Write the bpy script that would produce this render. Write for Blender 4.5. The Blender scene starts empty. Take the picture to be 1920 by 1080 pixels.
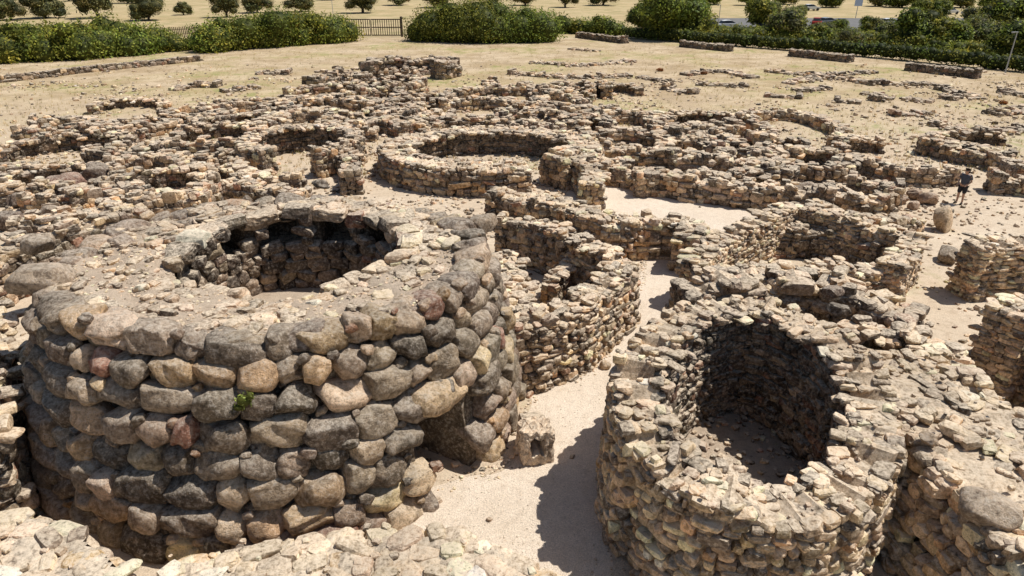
import bpy, math, random
import numpy as np
from mathutils import Vector, Matrix
random.seed(7); rng=np.random.default_rng(7)
D=bpy.data; SC=bpy.context.scene; COL=SC.collection
H=12.0; TH=math.radians(25.8); FP=1280.0
def px(x,y,z=0.0):
    dy=540-y
    t=(H-z)/(FP*math.sin(TH)-dy*math.cos(TH))
    return ((x-960)*t, t*(FP*math.cos(TH)+dy*math.sin(TH)), z)
# ---------------------------------------------------------------- materials
def newmat(name):
    m=D.materials.new(name); m.use_nodes=True; nt=m.node_tree; nt.nodes.clear()
    return m,nt,nt.nodes,nt.links
def N(ns,t,**k):
    n=ns.new(t)
    for a,b in k.items(): setattr(n,a,b)
    return n
def noise(nt,vec,scale,detail=5,rough=.6):
    n=nt.nodes.new('ShaderNodeTexNoise'); n.inputs['Scale'].default_value=scale
    n.inputs['Detail'].default_value=min(detail,5); n.inputs['Roughness'].default_value=rough
    nt.links.new(vec,n.inputs['Vector']); return n.outputs['Fac']
def ramp(nt,fac,a,b,ca=(0,0,0,1),cb=(1,1,1,1)):
    r=nt.nodes.new('ShaderNodeValToRGB'); e=r.color_ramp.elements
    e[0].position=a;e[1].position=b;e[0].color=ca;e[1].color=cb
    nt.links.new(fac,r.inputs[0]); return r.outputs[0]
def mix(nt,fac,a,b,mode='MIX'):
    m=nt.nodes.new('ShaderNodeMix'); m.data_type='RGBA'; m.blend_type=mode
    for s,v in ((0,fac),(6,a),(7,b)):
        if hasattr(v,'is_linked'): nt.links.new(v,m.inputs[s])
        else: m.inputs[s].default_value=v if s==0 else (*v,1)
    return m.outputs[2]
def mul(nt,a,b,op='MULTIPLY'):
    m=nt.nodes.new('ShaderNodeMath'); m.operation=op
    for i,v in enumerate((a,b)):
        if hasattr(v,'is_linked'): nt.links.new(v,m.inputs[i])
        else: m.inputs[i].default_value=v
    return m.outputs[0]
def outp(nt,col,rough=.9,bump=None,bs=.5,bd=.02,extra=None):
    p=nt.nodes.new('ShaderNodeBsdfPrincipled'); o=nt.nodes.new('ShaderNodeOutputMaterial')
    if hasattr(col,'is_linked'): nt.links.new(col,p.inputs['Base Color'])
    else: p.inputs['Base Color'].default_value=(*col,1)
    p.inputs['Roughness'].default_value=rough
    p.inputs['Specular IOR Level'].default_value=.2
    if bump is not None:
        b=nt.nodes.new('ShaderNodeBump'); b.inputs['Strength'].default_value=bs; b.inputs['Distance'].default_value=bd
        nt.links.new(bump,b.inputs['Height']); nt.links.new(b.outputs[0],p.inputs['Normal'])
    nt.links.new(p.outputs[0],o.inputs[0]); return p
def stone_mat(name,dust=.5,lich=.5,f=1.0,bd=.03,dust_toplight_c=(.69,.59,.455),lichc=(.60,.54,.45)):
    m,nt,ns,L=newmat(name)
    at=N(ns,'ShaderNodeVertexColor',layer_name='Col').outputs[0]
    g=N(ns,'ShaderNodeNewGeometry'); P=g.outputs['Position']
    n1=noise(nt,P,3.2*f,3,.65); n2=noise(nt,P,11*f,5,.72); n3=noise(nt,P,45*f,4,.7); n0=noise(nt,P,.45,3,.6)
    c=mix(nt,1.0,at,ramp(nt,n1,.3,.7,(.58,.55,.52,1),(1.5,1.45,1.38,1)),'MULTIPLY')
    c=mix(nt,1.0,c,ramp(nt,n2,.32,.68,(.44,.42,.41,1),(1.55,1.51,1.47,1)),'MULTIPLY')
    c=mix(nt,mul(nt,mul(nt,ramp(nt,n1,.56,.62),ramp(nt,n2,.45,.55)),.3),c,(.40,.25,.13))
    lf=mul(nt,ramp(nt,n2,.52,.60),lich)
    c=mix(nt,lf,c,lichc)
    v=N(ns,'ShaderNodeTexVoronoi'); v.inputs['Scale'].default_value=26*f; L.new(P,v.inputs['Vector'])
    sp=mul(nt,ramp(nt,v.outputs['Distance'],.12,.25,(1,1,1,1),(0,0,0,1)),ramp(nt,n1,.45,.6))
    c=mix(nt,mul(nt,sp,.6),c,(.70,.66,.59))
    ds=mul(nt,ramp(nt,n3,.35,.45,(1,1,1,1),(0,0,0,1)),.6)
    c=mix(nt,ds,c,(.05,.042,.036))
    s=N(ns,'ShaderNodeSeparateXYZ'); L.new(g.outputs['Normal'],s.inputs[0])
    up=mul(nt,ramp(nt,s.outputs[2],.5,.92),mul(nt,ramp(nt,n2,.33,.58),dust))  # dust on up-facing stone, with sunlit-top brightness put into the colour
    c=mix(nt,up,c,dust_toplight_c)
    c=mix(nt,1.0,c,ramp(nt,n0,.36,.6,(.80,.78,.76,1),(1.12,1.1,1.08,1)),'MULTIPLY')
    h=mul(nt,n2,mul(nt,n3,.5),'ADD')
    outp(nt,c,.92,h,.9,bd); return m
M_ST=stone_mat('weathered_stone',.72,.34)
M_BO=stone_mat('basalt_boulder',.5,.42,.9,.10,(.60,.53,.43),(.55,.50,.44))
def dirt_col(nt,P,base,light,dark,sc=1.0):
    n1=noise(nt,P,.35*sc,5,.65); n2=noise(nt,P,3.5*sc,5,.7); n3=noise(nt,P,28*sc,5,.75)
    c=mix(nt,ramp(nt,n1,.35,.65),base,light)
    c=mix(nt,mul(nt,ramp(nt,n2,.5,.68),.6),c,dark)
    c=mix(nt,1.0,c,ramp(nt,n3,.3,.7,(.6,.58,.56,1),(1.35,1.33,1.3,1)),'MULTIPLY')
    return c,mul(nt,n2,n3,'ADD'),n1,n2,n3
def dirt_mat(name,base,light,dark,bd=.04,sc=1.6):
    m,nt,ns,L=newmat(name); P=N(ns,'ShaderNodeNewGeometry').outputs['Position']
    c,h,*_=dirt_col(nt,P,base,light,dark,sc); outp(nt,c,.95,h,.8,bd); return m
M_DIRT=dirt_mat('sandy_rubble_dirt',(.52,.41,.305),(.64,.53,.41),(.34,.26,.19),.06)
M_PATH=dirt_mat('pale_gravel_path',(.68,.575,.455),(.76,.655,.535),(.55,.45,.345),.04,1.0)
m,nt,ns,L=newmat('village_ground'); g=N(ns,'ShaderNodeNewGeometry'); P=g.outputs['Position']
c,h,n1,n2,n3=dirt_col(nt,P,(.55,.44,.32),(.66,.555,.425),(.37,.28,.195),.9)
n4=noise(nt,P,.09,5,.6); n5=noise(nt,P,.22,5,.7); n6=noise(nt,P,.6,5,.75)
gr=mix(nt,ramp(nt,n5,.4,.6),(.42,.31,.185),(.58,.455,.305))
gr=mix(nt,mul(nt,ramp(nt,n6,.5,.62),.55),gr,(.30,.22,.135))
gr=mix(nt,mul(nt,ramp(nt,n4,.46,.6),.4),gr,(.46,.37,.17))
gr=mix(nt,mul(nt,mul(nt,ramp(nt,n6,.5,.62),ramp(nt,n4,.5,.58)),.5),gr,(.27,.275,.10))
gr=mix(nt,1.0,gr,ramp(nt,n3,.3,.7,(.62,.62,.6,1),(1.25,1.25,1.25,1)),'MULTIPLY')
s=N(ns,'ShaderNodeSeparateXYZ'); L.new(P,s.inputs[0])
yy=mul(nt,s.outputs[1],mul(nt,n5,30.0),'ADD')
f=N(ns,'ShaderNodeMapRange'); L.new(yy,f.inputs[0]); f.inputs[1].default_value=54; f.inputs[2].default_value=82
c=mix(nt,f.outputs[0],c,gr)
gp=mul(nt,ramp(nt,n4,.54,.6),ramp(nt,n6,.48,.58))
c=mix(nt,mul(nt,gp,.5),c,(.27,.28,.09))
f2=N(ns,'ShaderNodeMapRange'); L.new(s.outputs[1],f2.inputs[0]); f2.inputs[1].default_value=118; f2.inputs[2].default_value=128
far=mix(nt,ramp(nt,n4,.4,.6),(.50,.385,.22),(.42,.32,.17))
far=mix(nt,mul(nt,ramp(nt,n5,.46,.6),.6),far,(.28,.25,.11))
c=mix(nt,f2.outputs[0],c,far)
outp(nt,c,.95,h,.6,.05); M_GR=m
def leaf_mat(name,tr=.35):
    m,nt,ns,L=newmat(name)
    at=N(ns,'ShaderNodeVertexColor',layer_name='Col').outputs[0]
    P=N(ns,'ShaderNodeNewGeometry').outputs['Position']
    c=mix(nt,1.0,at,ramp(nt,noise(nt,P,.7,4,.6),.35,.65,(.55,.6,.6,1),(1.7,1.5,1.0,1)),'MULTIPLY')
    p=N(ns,'ShaderNodeBsdfPrincipled'); p.inputs['Roughness'].default_value=.6; p.inputs['Specular IOR Level'].default_value=.2
    t=N(ns,'ShaderNodeBsdfTranslucent'); mx=N(ns,'ShaderNodeMixShader'); mx.inputs[0].default_value=tr
    o=N(ns,'ShaderNodeOutputMaterial')
    L.new(c,p.inputs['Base Color']); L.new(c,t.inputs[0]); L.new(p.outputs[0],mx.inputs[1]); L.new(t.outputs[0],mx.inputs[2]); L.new(mx.outputs[0],o.inputs[0])
    return m
M_LEAF=leaf_mat('foliage')
def plain(name,col,rough=.6,metal=0,var=.25,sc=8):
    m,nt,ns,L=newmat(name); P=N(ns,'ShaderNodeTexCoord').outputs['Object']
    n=noise(nt,P,sc,5,.6)
    c=mix(nt,1.0,col,ramp(nt,n,.3,.7,(1-var,)*3+(1,),(1+var,)*3+(1,)),'MULTIPLY')
    p=outp(nt,c,rough,n,.2,.005); p.inputs['Metallic'].default_value=metal; return m
M_BARK=plain('bark',(.10,.08,.06),.9,0,.4,12)
M_WOOD=plain('weathered_wood',(.20,.15,.10),.9,0,.4,6)
M_METAL=plain('rusty_dark_metal',(.11,.085,.065),.6,.1)
M_POLE=plain('grey_painted_metal',(.42,.43,.43),.5,.2,.1)
M_ASPH=plain('asphalt',(.16,.155,.15),.95,0,.25,1)
# ---------------------------------------------------------------- mesh helpers
def mk(name,V,F,C,mat,smooth=False,loc=None,parent=None):
    V=np.asarray(V,np.float32).reshape(-1,3)
    if loc is None: loc=np.array([(V[:,0].min()+V[:,0].max())/2,(V[:,1].min()+V[:,1].max())/2,V[:,2].min()])
    loc=np.asarray(loc,np.float32)
    me=D.meshes.new(name); F=np.asarray(F,np.int32); k=F.shape[1]
    me.vertices.add(len(V)); me.vertices.foreach_set('co',(V-loc).ravel())
    me.loops.add(F.size); me.loops.foreach_set('vertex_index',F.ravel())
    me.polygons.add(len(F)); me.polygons.foreach_set('loop_start',np.arange(0,F.size,k,dtype=np.int32))
    me.polygons.foreach_set('use_smooth',np.full(len(F),smooth))
    me.update(calc_edges=True)
    if C is not None:
        a=me.color_attributes.new('Col','FLOAT_COLOR','POINT')
        C4=np.ones((len(V),4),np.float32); C4[:,:3]=C; a.data.foreach_set('color',C4.ravel())
    me.materials.append(mat)
    o=D.objects.new(name,me); COL.objects.link(o)
    if parent is not None:
        o.parent=parent; o.location=Vector(loc)-parent.location
    else: o.location=Vector(loc)
    return o
def tag(o,label,cat,group=None,kind=None):
    o['label']=label; o['category']=cat
    if group:o['group']=group
    if kind:o['kind']=kind
    return o
def empty(name,loc):
    o=D.objects.new(name,None); o.location=loc; o.empty_display_size=.3; COL.objects.link(o); return o
def cubegrid(n):
    idx={};V=[];F=[]
    def vid(p):
        if p not in idx: idx[p]=len(V); V.append(p)
        return idx[p]
    for ax in range(3):
        for sgn in (0,n):
            for i in range(n):
                for j in range(n):
                    q=[]
                    for a,b in ((i,j),(i+1,j),(i+1,j+1),(i,j+1)):
                        p=[0,0,0];p[ax]=sgn;p[(ax+1)%3]=a;p[(ax+2)%3]=b;q.append(vid(tuple(p)))
                    F.append(q if sgn else q[::-1])
    return np.array(V,float)/n*2-1,np.array(F,np.int32)
def templates(K,n,r0,r1,npl,amp,lo=.62):
    B,F=cubegrid(n); T=[]
    for k in range(K):
        S=B/np.linalg.norm(B,axis=1,keepdims=True)*1.15
        r=rng.uniform(r0,r1); p=B*(1-r)+S*r
        for j in range(npl):
            d=rng.normal(size=3); d/=np.linalg.norm(d)
            h=(p@d); lim=h.max()*rng.uniform(lo,.9); p=p-np.maximum(0,h-lim)[:,None]*d
        q=p.copy()
        for j in range(5):
            d=rng.normal(size=3)*rng.uniform(1.2,4.0); ph=rng.uniform(0,6.3)
            q+=amp*rng.normal(size=3)*np.sin(p@d+ph)[:,None]
        if n>3: q+=rng.normal(size=q.shape)*(.010 if n<11 else .008)
        mn,mx=q.min(0),q.max(0); q=(q-(mn+mx)/2)/(mx-mn); T.append(q)
    return np.array(T),F
LOD={2:templates(30,2,.35,.75,2,.035),3:templates(40,3,.3,.75,3,.04),5:templates(60,5,.25,.7,5,.04,.7),
     9:templates(60,9,.5,.88,5,.042,.68),11:templates(16,12,.6,.9,5,.05,.66)}
class Acc:
    def __init__(s,lod): s.l=lod;s.p=[];s.s=[];s.r=[];s.c=[]
    def add(s,p,sc,rot,c): s.p.append(p);s.s.append(sc);s.r.append(rot);s.c.append(c)
    def build(s):
        T,F=LOD[s.l]; M=len(s.p); k=rng.integers(0,len(T),M)
        P=np.array(s.p);S=np.array(s.s);R=np.array(s.r);C=np.array(s.c)
        V=T[k]*S[:,None,:]
        for ax,(a,b) in ((0,(1,2)),(1,(2,0)),(2,(0,1))):
            cs=np.cos(R[:,ax])[:,None];sn=np.sin(R[:,ax])[:,None]
            va=V[:,:,a]*cs-V[:,:,b]*sn; vb=V[:,:,a]*sn+V[:,:,b]*cs
            V[:,:,a]=va;V[:,:,b]=vb
        V+=P[:,None,:]
        n=T.shape[1]
        FF=(F[None]+ (np.arange(M)*n)[:,None,None]).reshape(-1,4)
        return V.reshape(-1,3),FF,np.repeat(C,n,axis=0)
WARM=np.array((1.45,1.32,1.18))
def pal(spec,g=1.0):
    cs=np.array([c for c,w in spec])*WARM*g;w=np.array([w for c,w in spec],float);w/=w.sum()
    def f():
        c=cs[rng.choice(len(cs),p=w)]
        return np.minimum(.75,c*math.exp(rng.normal()*.26)*(1+rng.normal(size=3)*.02))
    return f
MIX=pal([((.20,.175,.145),3),((.12,.105,.09),2.8),((.30,.255,.20),2.8),((.43,.36,.265),2.9),((.22,.14,.10),.6),((.38,.27,.165),1.0),((.075,.066,.058),1.5)])
CAP=pal([((.24,.21,.17),2.8),((.35,.30,.24),3),((.48,.41,.31),3.5),((.12,.105,.09),1.7),((.36,.26,.16),.4)])
DARK=pal([((.17,.15,.125),3),((.11,.097,.083),3.4),((.23,.20,.165),2),((.36,.30,.22),1.1),((.19,.12,.09),.6),((.065,.057,.05),1.6)])
DEEP=pal([((.13,.112,.095),3),((.08,.07,.06),3.6),((.19,.16,.13),1.5),((.16,.10,.075),.6),((.05,.045,.04),1.6)],.9)  # darkest stones; on inner wall faces this colour also carries interior shade
TAN=pal([((.42,.355,.26),4),((.48,.41,.31),2.7),((.30,.26,.20),2.7),((.38,.28,.18),1.0),((.13,.115,.10),1.7),((.22,.195,.16),2.3)])
TWR=pal([((.20,.178,.155),4),((.145,.13,.112),3),((.27,.24,.20),3),((.43,.345,.24),1.6),((.22,.135,.11),.7),((.34,.295,.24),1.5)],1.0)
EARTH=np.array((.50,.41,.30))
def n1d(seed,wl):
    r=np.random.default_rng(seed); ph=r.uniform(0,6.28,5); fr=r.uniform(.5,2.2,5)/wl*2
    return lambda s: .5+.5*np.sin(np.outer(np.atleast_1d(s),fr)*3.14+ph).mean(1)*1.6
def resample(pts,closed,step=.12):
    P=np.array(pts,float); n=len(P); out=[]
    if n==2: 
        m=max(2,int(np.linalg.norm(P[1]-P[0])/step)); 
        return P[0]+(P[1]-P[0])*np.linspace(0,1,m+1)[:,None]
    rngi=range(n if closed else n-1)
    for i in rngi:
        if closed: a,b,c,d=P[i-1],P[i],P[(i+1)%n],P[(i+2)%n]
        else: a,b,c,d=P[max(i-1,0)],P[i],P[i+1],P[min(i+2,n-1)]
        for t in np.linspace(0,1,24,endpoint=False):
            out.append(.5*((2*b)+(c-a)*t+(2*a-5*b+4*c-d)*t*t+(3*b-a-3*c+d)*t**3))
    if not closed: out.append(P[-1])
    else: out.append(out[0])
    out=np.array(out); d=np.r_[0,np.cumsum(np.linalg.norm(np.diff(out[:,:2],axis=0),axis=1))]
    m=max(3,int(d[-1]/step)); s=np.linspace(0,d[-1],m+1)
    return np.stack([np.interp(s,d,out[:,k]) for k in range(3)],1)
pathpx_l=[(820,1090),(760,1000),(760,930),(940,880),(990,830),(985,740),(1000,700),(1100,700),(1160,620),(1190,560),(1200,480),(1150,440),(1060,390),(1070,345),(1150,330)]
pathpx_r=[(1240,335),(1420,380),(1400,425),(1335,440),(1285,490),(1300,560),(1230,640),(1190,740),(1165,850),(1145,1000),(1130,1090)]
_pp=resample([px(*p) for p in (pathpx_l+pathpx_r)],True,.3)[:-1]
_r=np.random.default_rng(5)
PATH=_pp[:,:2]+_r.normal(size=(len(_pp),2))*.05+.1*np.sin(np.arange(len(_pp))*.9)[:,None]
def inpoly(P,x,y):
    r=False;j=len(P)-1
    for i in range(len(P)):
        if (P[i][1]>y)!=(P[j][1]>y) and x<(P[j][0]-P[i][0])*(y-P[i][1])/(P[j][1]-P[i][1])+P[i][0]: r=not r
        j=i
    return r
PATHC=[tuple(p) for p in PATH[::3]]
def onpath(x,y): return 10<y<40 and -3<x<18 and inpoly(PATHC,x,y)
SEED=[100]
def wall(name,label,pts,w=.9,stone=.35,lod=2,palf=MIX,ruin=.3,closed=False,straight=False,batter=.06,cat='wall',group='dry stone walls of the ruined village',asp=.7,topc=None,base=-.05,foot=.8,roughness=.8,pin_shade=None):
    SEED[0]+=1
    if straight:
        Q=np.concatenate([resample([pts[i],pts[i+1]],False)[:(None if i==len(pts)-2 else -1)] for i in range(len(pts)-1)])
    else: Q=resample(pts,closed)
    d=np.r_[0,np.cumsum(np.linalg.norm(np.diff(Q[:,:2],axis=0),axis=1))]; Lt=d[-1]
    T=np.gradient(Q[:,:2],axis=0)
    if closed: T[0]=T[-1]=Q[1,:2]-Q[-2,:2]
    T/=np.linalg.norm(T,axis=1,keepdims=True)+1e-9; Nn=np.stack([-T[:,1],T[:,0]],1)
    nz=n1d(SEED[0],2.2); nz2=n1d(SEED[0]+999,.7); wb=n1d(SEED[0]+77,1.6)(d)-.5
    Q[:,:2]+=Nn*(wb*.2)[:,None]*(0 if straight else 1)*(min(1,w))
    def at(s):
        i=min(len(Q)-1,max(0,int(round(s/Lt*(len(Q)-1))))); return Q[i],T[i],Nn[i]
    pr=Q[:,2]*(1-ruin*np.clip(nz(d),0,1))*(1-(.12 if w<2 else .02)*np.clip(nz2(d),0,1))
    if closed:
        k=min(10,len(pr)//3); pr[-k:]=pr[-k:]+(pr[0]-pr[-1])*np.linspace(0,1,k)
    top=lambda s: pr[min(len(Q)-1,max(0,int(round(s/Lt*(len(Q)-1)))))]
    wide=.14 if w>2 else 0.0
    def dz2(x,y): return wide*(math.sin(x*1.7+1)*math.sin(y*1.9)+.5*math.sin(x*3.9+y*2.7))
    A=Acc(lod); dep=min(stone*1.25,w*.6); tc=topc or CAP
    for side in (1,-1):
        z=base; pf=(pin_shade if (pin_shade and side==1) else palf)  # inner face takes a darker palette, interior shade painted into the stones
        while z<pr.max():
            hc=stone*asp*rng.uniform(.7,1.35); s=-rng.uniform(0,stone)
            und=rng.uniform(0,6); 
            while s<Lt:
                l=stone*math.exp(rng.normal()*.38)*1.12; mid=s+l/2; s+=l*.92
                if mid<0 or mid>Lt: continue
                q,t,n=at(mid); tp=top(mid); zz=z+hc/2+.22*stone*asp*math.sin(mid*1.3+und)+rng.normal()*.07*hc
                if zz>tp-hc*.2: continue
                off=w/2+batter*(tp-zz)-dep*.5+rng.normal()*.1*stone*roughness
                hv=hc*rng.uniform(1.0,1.25)*(1.5 if rng.random()<.06 else 1)
                A.add((q[0]+n[0]*side*off,q[1]+n[1]*side*off,zz),(l*1.05,dep*rng.uniform(.9,1.2),hv),
                      (rng.normal()*.11*roughness,rng.normal()*.12*roughness,math.atan2(t[1],t[0])+rng.normal()*.11*roughness),pf())
            z+=hc*.92
    if not closed:
        for e,si in ((0,-1),(Lt,1)):
            q,t,n=at(e); tp=top(e); z=base
            while z<tp-.05:
                hc=stone*asp*rng.uniform(.7,1.3); u=-w/2
                while u<w/2:
                    l=stone*rng.uniform(.7,1.4)
                    A.add((q[0]+n[0]*(u+l/2),q[1]+n[1]*(u+l/2),z+hc/2),(dep,l*1.05,hc*1.15),(rng.normal()*.1,rng.normal()*.1,math.atan2(t[1],t[0])+rng.normal()*.1),palf()); u+=l*.95
                z+=hc*.93
    s=0
    while s<Lt:
        l=stone*rng.uniform(.6,1.25); u=-w/2+stone*rng.uniform(.05,.3)
        while u<w/2-stone*.05:
            b=stone*math.exp(rng.normal()*.35); uu=u+b/2; edge=abs(uu)>w*.5-stone
            mid=min(Lt,max(0,s+l/2+rng.normal()*(.15 if edge else .5)*stone)); q,t,n=at(mid)
            X,Y=q[0]+n[0]*uu,q[1]+n[1]*uu; tp=top(mid)+dz2(X,Y)
            hh=stone*asp*rng.uniform(.5,1.1)
            if edge or rng.random()<.72:
                yaw=rng.normal()*.45 if edge else rng.uniform(0,6)
                A.add((X,Y,tp-hh*rng.uniform(.3,.5)-(0 if edge else .03)),(l*rng.uniform(.95,1.4),b*1.1,hh),(rng.normal()*.1,rng.normal()*.1,math.atan2(t[1],t[0])+yaw),tc())
            if lod>2 and w>.8 and rng.random()<.4:
                b3=stone*rng.uniform(.15,.4); u3=rng.uniform(-w/2,w/2); A.add((q[0]+n[0]*u3,q[1]+n[1]*u3,tp-stone*.05),(b3*1.3,b3,b3*.8),(rng.normal()*.3,rng.normal()*.3,rng.uniform(0,6)),tc())
            u+=b*.92
        s+=l*.85
    for i in range(int(Lt*foot)):
        q,t,n=at(rng.uniform(0,Lt)); b=stone*rng.uniform(.2,.7); o=(w/2+abs(rng.normal())*.35+.1)*rng.choice((-1,1))
        x,y=q[0]+n[0]*o,q[1]+n[1]*o
        if onpath(x,y): continue
        A.add((x,y,max(base,0)+b*.2),(b*1.2,b,b*.7),tuple(rng.uniform(-.3,.3,2))+(rng.uniform(0,6),),palf())
    V,F,C=A.build()
    hw=max(.06,w/2-dep*.42); ct=pr-stone*asp*.22-wide*.3
    a=np.c_[Q[:,:2]+Nn*hw,ct];b=np.c_[Q[:,:2]-Nn*hw,ct]
    hb=hw+.04; 
    a0=np.c_[Q[:,:2]+Nn*hb,np.full(len(Q),base)];b0=np.c_[Q[:,:2]-Nn*hb,np.full(len(Q),base)]
    m=len(Q); CV=np.concatenate([a0,a,b,b0]); i=np.arange(m-1)
    CF=[np.stack([i+r*m,i+1+r*m,i+1+(r+1)*m,i+(r+1)*m],1) for r in range(3)]
    if not closed: CF.append(np.array([[0,m,2*m,3*m],[m-1,4*m-1,3*m-1,2*m-1]]))
    CF=np.concatenate(CF)+len(V)
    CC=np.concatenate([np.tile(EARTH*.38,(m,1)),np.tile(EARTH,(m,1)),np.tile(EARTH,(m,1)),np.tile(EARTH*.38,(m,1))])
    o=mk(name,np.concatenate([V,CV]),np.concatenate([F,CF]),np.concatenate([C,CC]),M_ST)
    return tag(o,label,cat,group)
def ring(cx,cy,rx,ry,z,a0=0,a1=360,n=14):
    full=abs(a1-a0)>=360
    aa=np.radians(np.linspace(a0,a1,n,endpoint=not full))
    return [(cx+rx*math.cos(a),cy+ry*math.sin(a),z) for a in aa]
# ---------------------------------------------------------------- ground, path
def sheet(name,poly,z,mat,label):
    me=D.meshes.new(name); me.from_pydata([(x,y,z) for x,y in poly],[],[list(range(len(poly)))]); me.materials.append(mat)
    o=D.objects.new(name,me); COL.objects.link(o); o['label']=label;o['category']=name.replace('_',' ');o['kind']='structure'; return o
sheet('ground',[(-1500,-60),(1500,-60),(1500,2500),(-1500,2500)],0,M_GR,'dry sandy earth and straw coloured grass around the ruins')
sheet('path',[tuple(p) for p in PATH],.006,M_PATH,'pale trodden gravel path between the dry stone walls')
sheet('parking_lot',[px(*p)[:2] for p in [(1290,58),(1760,64),(1990,50),(1900,34),(1300,34)]],.008,M_ASPH,'grey asphalt parking area among trees')
# ---------------------------------------------------------------- big tower
cx,cy=-6.5,17.2; TW=empty('stone_tower',(cx,cy,0)); tag(TW,'massive round tower of rounded basalt boulders with collapsed open top','tower')
hx,hy,hrx,hry=-6.0,18.0,2.7,2.4
ZR=4.8; thd=math.radians(-40)
def hr(a): return 1+.05*math.sin(a*3+1)+.05*math.sin(a*5+2)+(.16 if 2.6<a%6.283<4.2 else 0)*math.sin((a%6.283-2.6)/1.6*3.14)
RX0,RY0=5.75,4.8
def rad(z):
    k=1-z/ZR; b=.22*math.sin(math.pi*min(1,max(0,z/ZR))); return RX0+1.1*k+b, RY0+1.6*k+b
A=Acc(9); z=-.2; HC=[.72,.66,.74,.66,.7,.66,.62,.6]
for hc in HC:
    a=rng.uniform(0,.2); a_end=a+2*math.pi; ph=rng.uniform(0,6)
    if z+hc*.5>4.6: break
    while a<a_end:
        rx,ry=rad(z+hc/2); r=(rx+ry)/2; l=rng.uniform(.6,1.0) if rng.random()<.6 else rng.uniform(1.0,1.45)
        am=a+l/2/r; a+=l*.88/r
        zz=z+hc/2+.07*math.sin(am*5+ph)+rng.normal()*.03+.1*math.sin(am*3+1)
        dd=(am-thd+math.pi)%(2*math.pi)-math.pi
        if abs(dd*r)<.5+l*.45 and zz<2.25: continue
        n=(math.cos(am)/rx,math.sin(am)/ry); ll=math.hypot(*n); n=(n[0]/ll,n[1]/ll)
        ov=rng.normal()*.04-.42
        hs=hc*rng.uniform(1.05,1.26)
        A.add((cx+rx*math.cos(am)+n[0]*ov,cy+ry*math.sin(am)+n[1]*ov,zz),(l*1.06,rng.uniform(.9,1.1),hs),
              (rng.normal()*.1,rng.normal()*.11,math.atan2(n[1],n[0])+math.pi/2+rng.normal()*.08),TWR())
        if rng.random()<.9:
            b=rng.uniform(.12,.3); a2=am+l*.5/r
            A.add((cx+rx*math.cos(a2)-n[0]*.18,cy+ry*math.sin(a2)-n[1]*.18,zz+rng.choice((-1,1))*hc*.45),(b*1.5,b*1.2,b),tuple(rng.uniform(-.6,.6,2))+(am+1.57,),MIX())
    z+=hc*.93
V,F,C=A.build()
o=mk('wall',V,F,C,M_BO,True,parent=TW); o['label']='battered outer wall of huge rounded boulders'
A=Acc(9)
a=0
while a<2*math.pi:
    l=rng.uniform(.5,1.15); am=a+l/2/5.0; a+=l*.98/5.0
    back=math.sin(am)>.3
    for k in range(2 if back else 1):
        o2=-.36-k*rng.uniform(.6,.9)
        if k and rng.random()<.5: continue
        zt=4.5+rng.normal()*.04+(.06 if back else 0)
        A.add((cx+(RX0+o2)*math.cos(am+k*.08),cy+(RY0+o2)*math.sin(am+k*.08),zt),(l*1.02,rng.uniform(.5,.85),rng.uniform(.42,.52)),(rng.normal()*.1,rng.normal()*.1,math.atan2(math.sin(am)*RX0,math.cos(am)*RY0)+1.57+rng.normal()*.2),TWR()*1.15)
V,F,C=A.build(); o=mk('rim_stones',V,F,C,M_BO,True,parent=TW)
na=180; zs=np.linspace(-.1,4.5,24); CV=[]
for z_ in zs:
    rx,ry=rad(z_)
    for i in range(na):
        a=2*math.pi*i/na; dd=(a-thd+math.pi)%(2*math.pi)-math.pi
        ins=.5+(2.6 if (abs(dd*6)<.7 and z_<2.15) else 0)
        CV.append((cx+(rx-ins)*math.cos(a),cy+(ry-ins)*math.sin(a),z_))
CF=[(j*na+i,j*na+(i+1)%na,(j+1)*na+(i+1)%na,(j+1)*na+i) for j in range(len(zs)-1) for i in range(na)]
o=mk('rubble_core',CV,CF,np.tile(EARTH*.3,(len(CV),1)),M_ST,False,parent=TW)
def tz(x,y): return .07*math.sin(x*1.9+1)*math.sin(y*1.6)+.05*math.sin(x*4.1+y*3.3)+.03*math.sin(x*9+2)*math.sin(y*8)
nr=40;na=220;CV=[]
def ann(a,t,e=.0):
    xi,yi=hx+hrx*(1.09+e)*hr(a)*math.cos(a),hy+hry*(1.09+e)*hr(a)*math.sin(a); xo,yo=cx+(RX0-.25)*math.cos(a),cy+(RY0-.25)*math.sin(a)
    return xi+(xo-xi)*t,yi+(yo-yi)*t
def azz(x,y,a,t): return 4.68-.4*max(0,-math.sin(a))*(1-t)**1.5+tz(x,y)*.8+.1*max(0,math.sin(a))
for j in range(nr):
    t=j/(nr-1)
    for i in range(na):
        a=2*math.pi*i/na; x,y=ann(a,t)
        CV.append((x,y,azz(x,y,a,t)+rng.normal()*.012-(.15 if t>.97 else 0)-(.12 if t<.02 else 0)))
CF=[(j*na+i,j*na+(i+1)%na,(j+1)*na+(i+1)%na,(j+1)*na+i)[::-1] for j in range(nr-1) for i in range(na)]
o=mk('top_surface',CV,CF,None,M_DIRT,True,parent=TW); o['label']='sandy rubble filled top of the thick wall'
A=Acc(5)
for i in range(3400):
    a=rng.uniform(0,6.283); t=rng.random(); x,y=ann(a,t,.01)
    b=rng.uniform(.02,.08) if rng.random()<.84 else rng.uniform(.1,.32)
    if x>cx+1.8 and b>.13 and rng.random()<.5: continue
    A.add((x,y,azz(x,y,a,t)+b*.05),(b*1.4,b*rng.uniform(.8,1.3),b*.6),tuple(rng.uniform(-.25,.25,2))+(rng.uniform(0,6),),CAP()*(1.05 if b<.1 else .85))
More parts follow.
